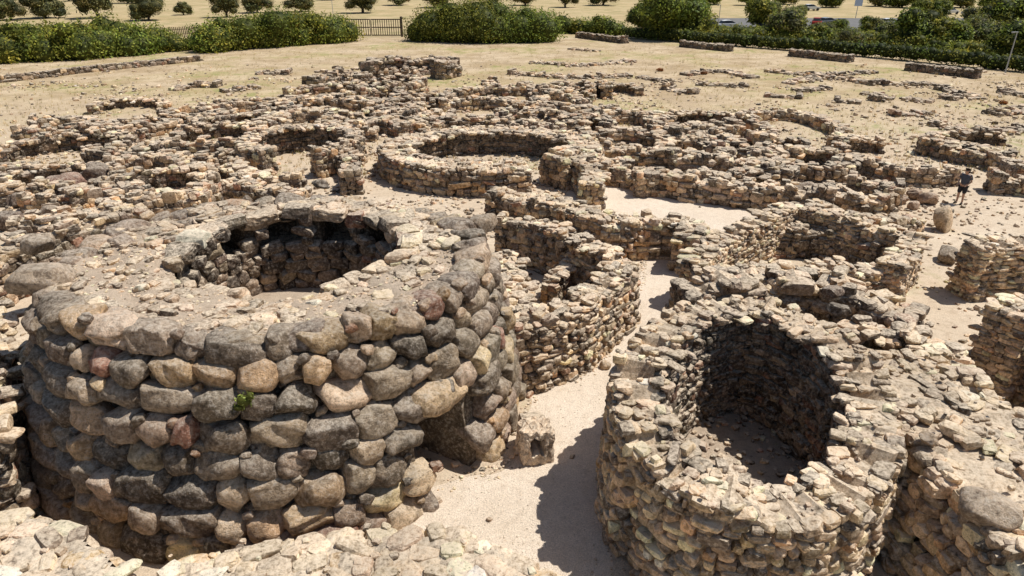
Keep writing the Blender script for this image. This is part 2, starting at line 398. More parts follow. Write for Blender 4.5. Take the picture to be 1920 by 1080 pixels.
for i in range(100):
    a=rng.uniform(0,6.28); t=rng.uniform(.05,.9)
    if math.sin(a)<0 and rng.random()<.6: continue
    x,y=ann(a,t,.03)
    A.add((x,y,azz(x,y,a,t)+.0),(rng.uniform(.4,.95),rng.uniform(.3,.6),rng.uniform(.14,.24)),(rng.normal()*.08,rng.normal()*.08,rng.uniform(0,3)),CAP()*.82)
V,F,C=A.build(); mk('top_rubble',V,F,C,M_ST,False,parent=TW)
A=Acc(5); z=2.2; r=2.5
NI=[(2.0,.2),(1.42,.2),(.85,.17),(2.6,.16)]
while z<4.6:
    hc=rng.uniform(.28,.46); a=rng.uniform(0,.1); e=a+6.283
    while a<e:
        l=rng.uniform(.35,.8); am=a+l/2/r; a+=l*.95/r
        if any(abs(am%6.283-c0)<w0 and 3.5<z<4.4 for c0,w0 in NI): continue
        if z+hc/2>4.15 and math.sin(am)<-.1: continue
        A.add((hx+(hrx*hr(am)+.1)*math.cos(am),hy+(hry*hr(am)+.1)*math.sin(am),z+hc/2),(l*1.05,.5,hc*1.15),(rng.normal()*.12,rng.normal()*.12,am+1.57+rng.normal()*.12),DEEP())  # shade of the hollow painted in through darker stone colours
    z+=hc*.93
a=-.35
while a<5.9:
    l=rng.uniform(.55,1.25); am=a+l/2/2.75; a+=l*.9/2.75
    fr=max(0,-math.sin(am))
    if fr>.3 and rng.random()<.35: continue
    A.add((hx+(hrx*hr(am)+.3)*math.cos(am),hy+(hry*hr(am)+.28)*math.sin(am),4.68-.42*fr+rng.normal()*.05),(l,.85 if fr<.3 else .55,.42),(rng.normal()*.1,rng.normal()*.1,am+1.57+rng.normal()*.15),CAP()*.78)
V,F,C=A.build(); mk('inner_wall',V,F,C,M_ST,False,parent=TW)
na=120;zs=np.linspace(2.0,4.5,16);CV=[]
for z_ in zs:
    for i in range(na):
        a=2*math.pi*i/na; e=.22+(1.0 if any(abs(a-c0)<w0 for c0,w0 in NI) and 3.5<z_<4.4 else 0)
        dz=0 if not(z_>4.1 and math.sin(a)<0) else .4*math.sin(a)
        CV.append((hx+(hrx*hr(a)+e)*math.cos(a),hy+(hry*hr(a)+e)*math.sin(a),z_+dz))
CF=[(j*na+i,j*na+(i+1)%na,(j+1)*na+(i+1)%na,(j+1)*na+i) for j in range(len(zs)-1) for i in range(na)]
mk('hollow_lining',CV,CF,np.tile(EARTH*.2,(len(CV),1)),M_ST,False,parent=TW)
CV=[(hx+3.4*math.cos(i/40*6.283),hy+3.2*math.sin(i/40*6.283),2.3) for i in range(40)]+[(hx,hy,2.2)]
mk('hollow_floor',CV,[(i,(i+1)%40,40) for i in range(40)],None,M_DIRT,False,parent=TW)
A=Acc(9); rx,ry=rad(2.3); n=(math.cos(thd),math.sin(thd))
A.add((cx+(rx-.48)*n[0],cy+(ry-.48)*n[1],2.52),(1.7,1.05,.85),(.05,.1,thd+1.57),np.array((.62,.48,.31)))
V,F,C=A.build(); o=mk('lintel',V,F,C,M_BO,True,parent=TW); o['label']='pale ochre lintel block over the low doorway'
# ---------------------------------------------------------------- near right hut and walls
NG='dry stone walls of the ruined village'
hp=[]
for i in range(20):
    a=i/20*2*math.pi; sy=math.sin(a); y=13.45+3.6*sy
    x=5.35+.2*(y-12)+2.75*(1-.2*max(0,sy))*math.cos(a)
    zt=2.85 if y<11 else min(3.6,2.85+(y-11)*.22)
    if math.cos(a)<-.3: zt=min(3.6,zt+.35)
    hp.append((x,y,zt))
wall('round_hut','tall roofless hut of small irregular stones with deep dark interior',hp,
  1.15,.27,5,TAN,.07,True,cat='hut',asp=.62,group=None,pin_shade=DEEP,roughness=.7)
nx=30
fl=[(x*0.86+.78,13.45+(y-13.45)*.86) for x,y,_ in hp]
def hfz(x,y):
    k=max(0,min(1,(4.6+.18*math.sin(y*3)-x)/.25)); k=k if y<14 else k*max(0,15-y)
    return .06+.05*math.sin(x*1.3)*math.sin(y*.9+1)+.03*math.sin(x*7)*math.sin(y*6)+.8*k
GX=[(2.4+6.2*i/nx,9.8+7.4*j/nx,hfz(2.4+6.2*i/nx,9.8+7.4*j/nx)) for j in range(nx+1) for i in range(nx+1)]
GF=[(j*(nx+1)+i,j*(nx+1)+i+1,(j+1)*(nx+1)+i+1,(j+1)*(nx+1)+i) for j in range(nx) for i in range(nx) if inpoly(fl,2.4+6.2*(i+.5)/nx,9.8+7.4*(j+.5)/nx)]
o=mk('hut_floor',GX,GF,None,M_DIRT,True); tag(o,'sandy earth floor with raised ledge inside the roofless hut','floor',kind='structure')
A=Acc(5)
for i in range(380):
    x,y=rng.uniform(3.2,7.6),rng.uniform(10.8,16)
    if inpoly(fl,x,y):
        b=rng.uniform(.03,.2); A.add((x,y,hfz(x,y)+b*.2),(b*1.3,b,b*.7),(0,0,rng.uniform(0,6)),MIX())
V,F,C=A.build(); o=mk('rubble',V,F,C,M_ST); tag(o,'fallen stones on the floor of the roofless hut','rubble',kind='stuff')
wall('stone_wall','broad rubble filled wall bank of mixed boulders and small stones',[(10.1,15.6,2.6),(10.1,13.0,2.75),(10.2,10.5,2.6),(10.6,7.5,2.4)],2.9,.33,5,TAN,.04,batter=.25)
wall('stone_wall','thick wall with large dark basalt blocks on top',[(5.6,19.6,2.9),(8.3,20.2,3.1),(10.6,19.6,3.0),(12.0,18.2,2.8)],1.3,.45,5,DARK,.2,topc=MIX)
c0=px(1665,640,2.7)
wall('round_hut','small round dark hollow ringed by blocks behind the hut',ring(c0[0],c0[1],1.75,1.35,2.75),.85,.36,5,MIX,.12,True,cat='hut',group=None,pin_shade=DEEP)
g2=lambda l,z:[px(x,y,z) for x,y in l]
wall('stone_wall','tall dry stone wall of flat grey stones turning along the path',g2([(965,590),(1060,566),(1125,522),(1172,480),(1130,452),(1085,432)],2.5),.9,.28,5,MIX,.14,batter=.1,asp=.6,foot=.3,roughness=.7)
wall('stone_wall','straight dry stone wall joining the tower side',g2([(940,395),(1010,405),(1090,432)],2.3),.8,.3,3,MIX,.18)
wall('stone_wall','curved thick wall of a hut facing the sandy path',g2([(925,352),(1040,368),(1150,402),(1240,400),(1300,408),(1290,430)],1.9),1.2,.34,3,MIX,.15,foot=.2)
wall('stone_wall','low partition wall inside a small ruined room',g2([(1085,435),(1075,470),(1030,510)],1.6),.6,.3,5,MIX,.25)
wall('stone_wall','dry stone wall with dark weathered face',g2([(945,470),(960,520),(975,560)],1.4),.9,.33,5,DARK,.25)
wall('rectangular_house','ruined rectangular house of thin flat limestone courses',g2([(1310,478),(1350,440),(1490,372),(1720,428),(1672,480)],2.2),.85,.28,3,TAN,.14,straight=True,cat='house',asp=.5,group=None,roughness=.6)
wall('stone_wall','long front wall of thin stones above a paved yard',g2([(1305,490),(1450,492),(1670,485)],2.0),.9,.28,3,MIX,.18,asp=.52)
wall('stone_wall','inner dividing wall of the ruined house',g2([(1400,415),(1560,420),(1650,445)],1.6),.7,.3,3,DARK,.25)
wall('stone_wall','squared limestone wall with neat thin courses',g2([(1835,448),(1940,442),(2050,450)],2.4),1.0,.32,3,TAN,.05,asp=.42,roughness=.35)
wall('stone_wall','high leaning wall end of thin tan slabs',g2([(1900,580),(1935,565),(1980,560),(2050,640)],2.9),1.1,.3,5,TAN,.06,asp=.45,roughness=.4)
wall('stone_wall','dark rubble wall beside the shadowed tower foot',g2([(-170,470),(-75,530),(-50,650),(-90,800)],3.0),1.2,.4,5,DARK,.2)
wall('stone_wall','wall bank of rough blocks at the back of the tower',g2([(-60,470),(40,430),(150,395),(260,372)],2.4),1.1,.42,3,DARK,.3)
LIGHT=pal([((.48,.43,.355),4),((.38,.335,.275),3),((.52,.455,.36),2),((.48,.36,.2),.9),((.22,.2,.17),1.0)],.97)
def bank(label,poly,z,stone,lod,palf):
    P=np.array([p[:2] for p in poly]); A=Acc(lod)
    mn,mx=P.min(0),P.max(0)
    rel=lambda x,y: .05*math.sin(x*2.3)*math.sin(y*2.9+1)+.03*math.sin(x*6+y*4)
    y=mn[1]
    while y<mx[1]:
        x=mn[0]+rng.uniform(0,stone); hrow=stone*rng.uniform(.55,1.1)
        while x<mx[0]:
            l=stone*rng.uniform(.6,1.9)
            if inpoly(P,x+l/2,y):
                A.add((x+l/2,y+rng.normal()*.08,z+.02+rel(x,y)),(l*1.0,hrow*1.1,stone*rng.uniform(.3,.55)),(rng.normal()*.08,rng.normal()*.08,rng.normal()*.45),palf())
                if rng.random()<.8: 
                    b=rng.uniform(.05,.16); A.add((x,y+hrow*.5,z+.09),(b*1.4,b,b*.7),(0,0,rng.uniform(0,3)),palf())
            x+=l*.98
        y+=hrow*.95
    for i in range(len(P)):
        a,b=P[i-1],P[i]; L=np.linalg.norm(b-a); zz=0
        while zz<z-.1:
            s=0
            while s<L:
                l=stone*rng.uniform(.7,1.6); q=a+(b-a)*(s+l/2)/L
                A.add((q[0],q[1],zz+.12),(l*1.05,.5,.42),(0,rng.normal()*.1,math.atan2(b[1]-a[1],b[0]-a[0])),palf()); s+=l*.95
            zz+=.34
    V,F,C=A.build(); st=.12
    xs=np.arange(mn[0],mx[0],st);ys=np.arange(mn[1],mx[1],st);nxx=len(xs)
    G=[(x,y_,z+.055+rel(x,y_)+rng.normal()*.012) for y_ in ys for x in xs]
    GFc=[(j*nxx+i,j*nxx+i+1,(j+1)*nxx+i+1,(j+1)*nxx+i) for j in range(len(ys)-1) for i in range(nxx-1) if inpoly(P,xs[i]+st/2,ys[j]+st/2)]
    m=len(P); n0=len(V)+len(G); SV=[(*p,0) for p in P]+[(*p,z+.02) for p in P]
    SF=[(n0+i,n0+(i+1)%m,n0+m+(i+1)%m,n0+m+i) for i in range(m)]
    o=mk('stone_wall',np.concatenate([V,G,SV]),np.concatenate([F,np.array(GFc)+len(V),SF]),np.concatenate([C,np.tile((.46,.40,.32),(len(G),1)),np.tile(EARTH*.5,(len(SV),1))]),M_ST)
    return tag(o,label,'wall',NG)
bank('broad wall top of pale flat lichen covered slabs',g2([(250,1130),(330,1070),(480,1035),(640,1010),(850,1005),(950,1050),(1040,1090),(1000,1180),(700,1250),(300,1250)],.9),.9,.5,5,LIGHT)
bank('pale rubble wall top with lichen covered blocks',g2([(-250,1000),(0,960),(110,985),(200,1045),(270,1120),(200,1250),(-300,1250)],1.8),1.8,.5,5,LIGHT)
# ---------------------------------------------------------------- village walls
RG='ruined round huts of the village'
wall('round_hut','large round hut ring of low thick walls, roofless',ring(-1.3,42,6.0,4.7,1.7,-50,290,20),1.9,.4,3,MIX,.08,cat='hut',group=RG,foot=.2,pin_shade=DEEP)
wall('round_hut','round hut ruin with dark inner wall and entrance gap',ring(-13.5,43.5,3.5,3.6,1.9,-60,250,14),.9,.36,3,MIX,.12,cat='hut',group=RG,foot=.3,pin_shade=DEEP)
wall('stone_wall','projecting end of hut wall with upright courses',g2([(1045,275),(1080,285),(1110,310),(1105,335)],1.9),1.1,.36,3,TAN,.08)
for x,y,rx_,ry_,z_,a0,a1 in [(115,262,4.0,3.6,1.5,-20,230),(320,222,4.2,3.0,1.2,20,260),(350,320,3.4,2.6,1.5,10,250),(110,318,3.2,2.4,1.3,-30,200),(460,190,3.6,3.0,1.2,0,270),(240,190,3.0,2.6,.9,20,200),(1690,275,3.6,4.0,1.3,80,290),(1880,258,4.4,3.6,1.2,60,250),(1320,215,4.2,3.0,1.3,10,300),(1130,160,3.6,3.0,1.0,0,250)]:
    c=px(x,y,z_); wall('round_hut','separate low ring wall around an open earth floor',ring(c[0],c[1],rx_,ry_,z_,a0,a1,12),.75,.4,2,MIX,.42,cat='hut',group=RG,foot=1.6,pin_shade=DEEP)
LB=['low ruined wall of mixed grey and tan stones','tumbled dry stone wall of dark basalt rubble','low curved wall remnant of weathered stones','broken wall stub with loose cap stones']
VW=[([(200,265),(320,256),(450,254)],1.5,.7),
([(0,302),(60,296)],1.2,.8),([(300,204),(380,195),(480,184),(560,176)],1.0,.7),
([(540,163),(620,153),(700,158)],1.0,1.1),([(560,180),(640,176),(720,184),(760,203)],1.1,.8),([(700,206),(800,214),(900,212),(960,202)],1.3,.9),
([(860,163),(950,153),(1040,163),(1090,183)],1.2,1.0),([(1010,178),(1090,202),(1080,222)],1.3,.9),([(830,182),(930,177),(1010,192)],1.3,1.0),
([(640,228),(700,218),(760,228)],1.2,.9),([(1120,203),(1190,200),(1250,214)],1.3,1.1),([(1100,243),(1180,235),(1260,248),(1340,252)],1.2,.9),
([(1140,266),(1240,273),(1340,283),(1440,303)],1.3,.9),([(1250,235),(1350,238),(1380,262)],1.2,.9),([(1400,205),(1480,202),(1545,217),(1578,236),(1565,250)],1.0,.8),
([(1345,222),(1400,218),(1440,232),(1430,248)],1.5,1.0),
([(1735,253),(1800,258),(1860,273),(1925,303)],1.3,.9),([(1600,328),(1690,338)],1.0,.9),([(1870,322),(1960,328)],1.2,.9),
([(1215,308),(1370,328),(1560,345)],1.6,1.2),([(1140,302),(1195,312),(1215,326)],1.3,1.0),
([(1460,292),(1445,312),(1380,302)],1.2,.9),([(0,340),(90,334),(140,345)],1.3,.9),([(20,400),(150,384),(260,356),(380,350)],1.6,1.0),
([(440,288),(450,316),(555,318)],1.4,.9),([(625,268),(655,285),(650,312)],1.6,1.0),
([(480,230),(520,205),(600,200),(640,210)],1.2,.9),([(60,225),(140,215),(220,225)],1.0,.8),([(200,290),(280,282),(340,290)],1.2,.8),
([(420,330),(560,350)],1.2,.9),([(1100,262),(1120,290),(1180,292)],1.3,.9),([(960,222),(1060,228),(1110,245)],1.2,1.0),
([(1560,352),(1640,362),(1680,352)],1.1,.9),([(1500,385),(1560,372)],1.2,.9),([(1600,398),(1680,405),(1720,398)],.9,.9)]
for i,(l,z_,w_) in enumerate(VW):
    far=px(*l[0],z_)[1]>45
    wall('stone_wall',LB[i%4],g2(l,z_),w_,.46 if far else .4,2 if far else 3,[MIX,DARK,MIX,MIX][i%4],.35,foot=1.6,topc=MIX if i%2 else None)
r2=random.Random(23)
zones=[(520,1120,150,232,23),(60,480,190,285,6),(1120,1450,188,295,7),(20,420,305,350,2),(1450,1900,215,300,2)]
for x0,x1,y0,y1,n in zones:
    for i in range(n):
        x=r2.uniform(x0,x1);y=r2.uniform(y0,y1);c=px(x,y,1)
        if math.hypot(c[0]+1.45,(c[1]-42)*1.1)<9.2 or math.hypot(c[0]+13.5,c[1]-43.5)<6.8: continue
        a0=r2.uniform(0,360); a1=a0+r2.uniform(90,270)
        hut=a1-a0>170
        wall('round_hut' if hut else 'stone_wall','arc of a ruined round hut in tumbled stone' if hut else LB[i%4],ring(c[0],c[1],r2.uniform(2.0,3.6),r2.uniform(1.9,3.4),r2.uniform(.9,1.7),a0,a1,8),r2.uniform(.65,.95),.44,2,DARK if r2.random()<.4 else MIX,.45,cat='hut' if hut else 'wall',group=RG if hut else NG,foot=1.8,pin_shade=DEEP,topc=MIX if i%2 else None)
wall('round_hut','heap-like ruined round hut of big dark blocks',ring(px(770,142)[0],px(770,142)[1],4.8,3.4,2.1,-40,220,12),1.8,.7,3,DARK,.55,cat='hut',group=RG,topc=DARK,roughness=1.4)
for l,z_,w_ in [([(325,158),(365,152),(405,152)],.6,1.2),([(485,130),(540,130)],.5,1.5),([(585,140),(640,125),(680,140)],1.2,2.0),([(1000,112),(1090,118),(1185,110)],.35,1.3),([(1070,88),(1120,92)],.35,1.0),
  ([(960,130),(1070,138),(1180,135)],.5,1.3),([(1290,135),(1350,128),(1410,140)],.4,1.3),([(1310,152),(1400,155)],.4,1.2),([(1440,128),(1530,135),(1640,130)],.4,1.2),([(1480,150),(1560,140),(1640,152)],.4,1.4),
  ([(1660,152),(1750,152)],.4,1.1),([(1765,160),(1830,178)],.4,1.3),([(1570,185),(1610,188)],.3,1.0),([(1680,210),(1740,206)],.35,1.0),([(1780,180),(1830,172)],.35,1.0),([(1870,205),(1930,198)],.5,1.4),([(1040,150),(1170,158)],.7,1.3),
  ([(420,165),(480,158)],.4,1.2),([(1440,175),(1500,178)],.3,1.2),([(1850,240),(1920,236)],.4,1.2),([(720,125),(830,122)],.9,1.8),
  ([(1250,160),(1300,168)],.4,1.2),([(1500,165),(1550,160)],.35,1.2),([(1700,180),(1745,185)],.35,1.2),([(1620,170),(1660,175),(1640,182)],.35,1.0),([(1885,165),(1930,175)],.4,1.2),([(1200,140),(1250,148)],.35,1.1),([(1750,225),(1800,232)],.4,1.2)]:
    wall('stone_wall','scattered low line of foundation stones in dry grass',g2(l,z_),w_,.5,2,DARK,.85,base=-.1,foot=2.5,topc=MIX,roughness=1.3)
wall('stone_wall','long low retaining wall of dark stones below bushes',g2([(-150,158),(0,142),(180,122),(370,104)],.7),.8,.5,2,DARK,.05,topc=DEEP)
for l in [[(1280,76),(1370,84)],[(1485,92),(1595,103)],[(1705,117),(1835,131)],[(1085,60),(1170,70)]]:
    wall('stone_bench_wall','straight low dark stone bench wall in front of hedge',g2(l,.9),1.0,.5,2,DEEP,.0,cat='wall',group='dark stone bench walls',topc=DEEP,foot=.1)
# ---------------------------------------------------------------- loose boulders
def boulder(x,y,sz,col,label='rounded dark basalt boulder lying among the ruins',z=0,flat=.8,lod=11,name='boulder',grp='loose boulders among the ruins'):
    A=Acc(lod); p=px(x,y,z); A.add((p[0],p[1],z+sz*flat*.4),(sz*rng.uniform(1,1.3),sz*rng.uniform(.8,1.1),sz*flat),(rng.normal()*.15,rng.normal()*.15,rng.uniform(0,6)),np.array(col)*WARM)
    V,F,C=A.build(); o=mk(name,V,F,C,M_BO,True); return tag(o,label,'boulder',grp)
for x,y,s_,c_ in [(130,365,1.8,(.20,.13,.11)),(195,345,1.8,(.14,.12,.105)),(40,385,1.1,(.13,.11,.1)),(70,345,1.0,(.16,.14,.12)),(25,430,1.3,(.12,.10,.09)),(100,410,1.0,(.2,.17,.14)),
   (1510,372,1.3,(.2,.17,.14)),(1235,345,.8,(.24,.2,.16)),(1775,490,.9,(.2,.18,.15)),(1135,690,.35,(.4,.34,.26)),(1790,720,.5,(.25,.22,.18))]:
    boulder(x,y,s_,c_)
for x,y,s_ in [(1680,380,.8),(1712,372,.8),(1735,382,.9),(1712,392,.6),(1655,385,.6)]:
    boulder(x,y,s_,(.31,.25,.205),'pinkish brown rounded boulder in a cluster near the person')
boulder(1762,430,.9,(.44,.38,.29),'upright pale standing stone with rough top',flat=1.5,name='standing_stone',grp='upright stones')
for x,y,z_,s_,c_ in [(1850,970,2.35,.85,(.36,.32,.27)),(1740,830,2.65,.4,(.36,.31,.25)),(1570,590,2.85,.6,(.10,.09,.08)),(1560,555,2.9,.6,(.13,.11,.1)),
   (85,545,4.4,1.3,(.34,.31,.27)),(78,470,4.4,.9,(.24,.22,.19)),(600,352,4.65,.6,(.10,.09,.08)),(905,430,4.4,.9,(.27,.24,.2))]:
    boulder(x,y,s_,c_,'rough weathered block lying on a wall top',z_,.62,grp='blocks resting on wall tops')
def niche_block():
    p=px(1003,855); E=empty('carved_stone_block',(p[0],p[1],0)); tag(E,'weathered pale stone block with small carved niche beside path','block')
    V,F=cubegrid(16); S=V/np.linalg.norm(V,axis=1,keepdims=True)*1.2; B0=V.copy(); V=V*.75+S*.25
    r=np.random.default_rng(3)
    for i in range(7):
        d=r.normal(size=3)*r.uniform(2,6); V+=.04*r.normal(size=3)*np.sin(B0@d+i)[:,None]
    V=V*np.array([.42,.38,.54]); V[:,2]+=.48
    front=(B0[:,1]<-.95)
    for i,v in enumerate(V):
        if front[i] and abs(B0[i,0])<.4 and -.15<B0[i,2]<.6: V[i,1]+=.55
    V+=r.normal(size=V.shape)*.008
    a=.2; R=np.array([[math.cos(a),-math.sin(a),0],[math.sin(a),math.cos(a),0],[0,0,1]]); V=V@R.T+np.array([p[0],p[1],0])
    mk('block_body',V,F,np.tile((.56,.47,.37),(len(V),1)),M_ST,False,parent=E)
    A=Acc(9); A.add((p[0]-.1,p[1]+.55,.5),(.75,.6,1.0),(.05,.05,.3),np.array((.5,.43,.34))); V,F,C=A.build(); mk('rear_stone',V,F,C,M_ST,False,parent=E)
niche_block()
# ---------------------------------------------------------------- rubble / gravel / grass stuff
A=Acc(2)
cl=[px(rng.uniform(0,1920),rng.uniform(150,420)) for i in range(240)]
for i in range(15000):
    if i<7000:
        p=px(rng.uniform(0,1920),rng.uniform(120,1000))
    else:
        q=cl[rng.integers(len(cl))]; p=(q[0]+rng.normal()*1.3,q[1]+rng.normal()*1.3,0)
    b=rng.uniform(.03,.11)*(1+p[1]/60)
    if onpath(p[0],p[1]): 
        if rng.random()<.985: continue
    if rng.random()<.1: b*=1.9
    A.add((p[0],p[1],b*.15),(b*1.3,b,b*.7),tuple(rng.uniform(-.4,.4,2))+(rng.uniform(0,6),),MIX() if rng.random()<.6 else CAP())
V,F,C=A.build(); o=mk('rubble',V,F,C,M_ST); tag(o,'scattered loose stones and pebbles on dry earth','rubble',kind='stuff')
A=Acc(2)
for i in range(9000):
    y=rng.uniform(560,1080); x=rng.uniform(840,1300); p=px(x,y); b=abs(rng.normal())*.011+.006
    A.add((p[0],p[1],b*.2),(b*1.3,b,b*.7),(0,0,rng.uniform(0,6)),np.array((.64,.55,.44))*rng.uniform(.6,1.15))
ed=PATH
for i in range(2500):
    q=ed[rng.integers(len(ed))]; o_=rng.normal(size=2)*.16; b=rng.uniform(.015,.07)
    A.add((q[0]+o_[0],q[1]+o_[1],b*.2),(b*1.3,b,b*.7),(0,0,rng.uniform(0,6)),CAP())
V,F,C=A.build(); o=mk('gravel',V,F,C,M_ST); tag(o,'fine pale gravel on the trodden path','gravel',kind='stuff')
def blades(pts,h,cols,nb=5):
    V=[];F=[];C=[]
    for p in pts:
        for k in range(nb):
            a=rng.uniform(0,6.28);hh=h*rng.uniform(.5,1.3);dx,dy=math.cos(a),math.sin(a);b=len(V);q=(p[0]+rng.normal()*h*.3,p[1]+rng.normal()*h*.3,p[2]); w_=h*.05
            V+= [(q[0]-dy*w_,q[1]+dx*w_,q[2]),(q[0]+dy*w_,q[1]-dx*w_,q[2]),(q[0]+dx*hh*.5+dy*w_*.3,q[1]+dy*hh*.5-dx*w_*.3,q[2]+hh),(q[0]+dx*hh*.5-dy*w_*.3,q[1]+dy*hh*.5+dx*w_*.3,q[2]+hh)]
            F.append((b,b+1,b+2,b+3)); c=np.array(cols[rng.integers(len(cols))])*rng.uniform(.7,1.3); C+=[c]*4
    return V,F,C
pts=[px(rng.uniform(0,1920),rng.uniform(85,330)) for i in range(6000)]
pts=[p for p in pts if not onpath(p[0],p[1])]
V,F,C=blades(pts,.24,[(.47,.36,.21),(.40,.30,.16),(.27,.265,.10)],5)
o=mk('dry_grass',V,F,C,M_LEAF); tag(o,'sparse tufts of dry straw coloured grass','grass',kind='stuff')
# ---------------------------------------------------------------- foliage
IB,IF=cubegrid(5); ISP=IB/np.linalg.norm(IB,axis=1,keepdims=True)
def cloud(blobs,dens,ls,cols,seed):
    r=np.random.default_rng(seed); Vs=[];Fs=[];Cs=[];off=0
    for (c,R) in blobs:
        c=np.array(c);R=np.array(R); area=(R[0]*R[1]+R[0]*R[2]+R[1]*R[2])*4.2; n=int(area*dens)
        d=r.normal(size=(n,3)); d/=np.linalg.norm(d,axis=1,keepdims=True)
        rad_=r.uniform(.68,1.12,n)**.8
        bump=1+.14*np.sin(d[:,0]*7+c[0])*np.sin(d[:,1]*6+c[1])+.1*np.sin(d[:,2]*9+c[0]*2)
        p=c+d*R*(rad_*bump)[:,None]; keep=p[:,2]>.05; p=p[keep];d=d[keep];n=len(p)
        nn=d+r.normal(size=(n,3))*.7; nn[:,2]+=.25; nn/=np.linalg.norm(nn,axis=1,keepdims=True)
        t=np.cross(nn,r.normal(size=(n,3))); t/=np.linalg.norm(t,axis=1,keepdims=True)+1e-9; b=np.cross(nn,t)
        s=(ls*r.uniform(.6,1.3,n))[:,None]
        q=np.stack([p-t*s*.8,p-b*s*.4,p+t*s*.8,p+b*s*.4],1)
        col=np.array(cols)[r.integers(0,len(cols),n)]*r.uniform(.65,1.35,(n,1))*r.uniform(.7,1.4)*np.array((r.uniform(.85,1.25),1,1))
        Vs.append(q.reshape(-1,3));Fs.append(np.arange(4*n).reshape(-1,4)+off);Cs.append(np.repeat(col,4,0));off+=4*n
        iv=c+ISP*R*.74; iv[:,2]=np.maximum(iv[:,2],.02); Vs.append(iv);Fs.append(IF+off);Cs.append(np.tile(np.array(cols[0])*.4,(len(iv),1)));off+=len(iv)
    return np.concatenate(Vs),np.concatenate(Fs),np.concatenate(Cs)
GREEN=[(.16,.20,.035),(.21,.25,.055),(.11,.15,.03),(.27,.30,.08)]
OLIVE=[(.16,.175,.08),(.21,.22,.12),(.11,.13,.06),(.25,.255,.15)]
DK=[(.085,.12,.028),(.12,.155,.038),(.16,.19,.05)]
def bushrow(name,label,l,h,dep,cols,dens=9,ls=.24,cat='bush',grp=None,sd=1):
    r=np.random.default_rng(sd); Q=resample([px(x,y) for x,y in l],False,1.0); B=[]
    m=len(Q)
    for i in range(0,m):
        e=.62+.38*math.sin(math.pi*min(1,max(0,(i+.5)/m)))**.5
        for k in range(2):
            v=r.uniform(.35,1.1)*e; R=r.uniform(.9,2.4)*h/4.2
            B.append((Q[i][0]+r.normal()*.7,Q[i][1]+dep*.15+r.uniform(0,dep*.7),v,R))
    B=[((x,y,max(R*.5,h*v-R)),(R*r.uniform(.9,1.3),R*r.uniform(.9,1.3),R)) for x,y,v,R in B]
    for q in Q[::2]: B.append(((q[0],q[1]+dep*.45,h*.3),(1.8,dep*.42,h*.42)))
    V,F,C=cloud(B,dens,ls,cols,sd); return tag(mk(name,V,F,C,M_LEAF),label,cat,grp)
BG='dense evergreen bushes along the site edge'
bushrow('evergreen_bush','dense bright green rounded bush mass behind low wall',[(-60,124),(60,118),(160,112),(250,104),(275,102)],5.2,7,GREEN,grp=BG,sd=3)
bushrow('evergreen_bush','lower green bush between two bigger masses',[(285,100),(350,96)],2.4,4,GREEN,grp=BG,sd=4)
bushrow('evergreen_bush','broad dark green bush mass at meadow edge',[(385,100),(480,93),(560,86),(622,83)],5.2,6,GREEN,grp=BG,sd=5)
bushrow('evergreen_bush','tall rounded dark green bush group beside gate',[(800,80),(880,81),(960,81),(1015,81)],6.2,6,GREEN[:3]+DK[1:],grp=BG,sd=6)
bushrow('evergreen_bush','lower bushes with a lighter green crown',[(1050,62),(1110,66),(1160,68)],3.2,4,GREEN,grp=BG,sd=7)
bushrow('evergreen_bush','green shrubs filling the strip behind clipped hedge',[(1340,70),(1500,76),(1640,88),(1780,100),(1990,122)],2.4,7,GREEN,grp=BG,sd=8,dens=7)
def hedge(label,l,h,w_,sd):
    r=np.random.default_rng(sd); Q=resample([px(x,y) for x,y in l],False,.9); B=[]
    for q in Q: B.append(((q[0],q[1]+r.normal()*.1,h*.5+r.normal()*.08),(1.0,w_/2,h*.56)))
    V,F,C=cloud(B,9,.2,DK,sd); return tag(mk('clipped_hedge',V,F,C,M_LEAF),label,'hedge')
hedge('long clipped dark green hedge bordering the meadow',[(1180,72),(1400,88),(1640,108),(1800,124),(2060,148)],1.9,2.4,9)
def tree_mesh(seed,h,cr,cols,ls,dens,trunkh,nb=16):
    r=np.random.default_rng(seed); B=[]
    for i in range(nb):
        a=r.uniform(0,6.28);u=r.uniform(0,1);zc=trunkh+(h-trunkh)*(.12+.7*u);d=cr*r.uniform(.2,.72)*math.cos((u-.35)*1.5)
        R=cr*r.uniform(.24,.45); B.append(((d*math.cos(a),d*math.sin(a),zc),(R,R,R*.8)))
    B.append(((0,0,trunkh+(h-trunkh)*.4),(cr*.6,cr*.6,(h-trunkh)*.42)))
    V,F,C=cloud(B,dens,ls,cols,seed)
    V2=[];F2=[]
    def limb(p0,p1,r0,r1):
        p0=np.array(p0);p1=np.array(p1);d=p1-p0;d=d/np.linalg.norm(d);u=np.cross(d,(.3,.9,.1));u/=np.linalg.norm(u);v=np.cross(d,u);b=len(V2)
        for (p,rr) in ((p0,r0),((p0+p1)/2+r.normal(size=3)*r0*.4,(r0+r1)/2),(p1,r1)):
            for k in range(8):
                a=k/8*6.283; V2.append(p+rr*(math.cos(a)*u+math.sin(a)*v))
        for j in range(2):
            for k in range(8): F2.append((b+j*8+k,b+j*8+(k+1)%8,b+j*8+8+(k+1)%8,b+j*8+8+k))
    limb((0,0,-.1),(.1,0,trunkh+.3),h*.055,h*.035)
    for bl in B[:6]: limb((.1,0,trunkh*.9),bl[0],h*.03,h*.008)
    return (V,F,C),(V2,F2)
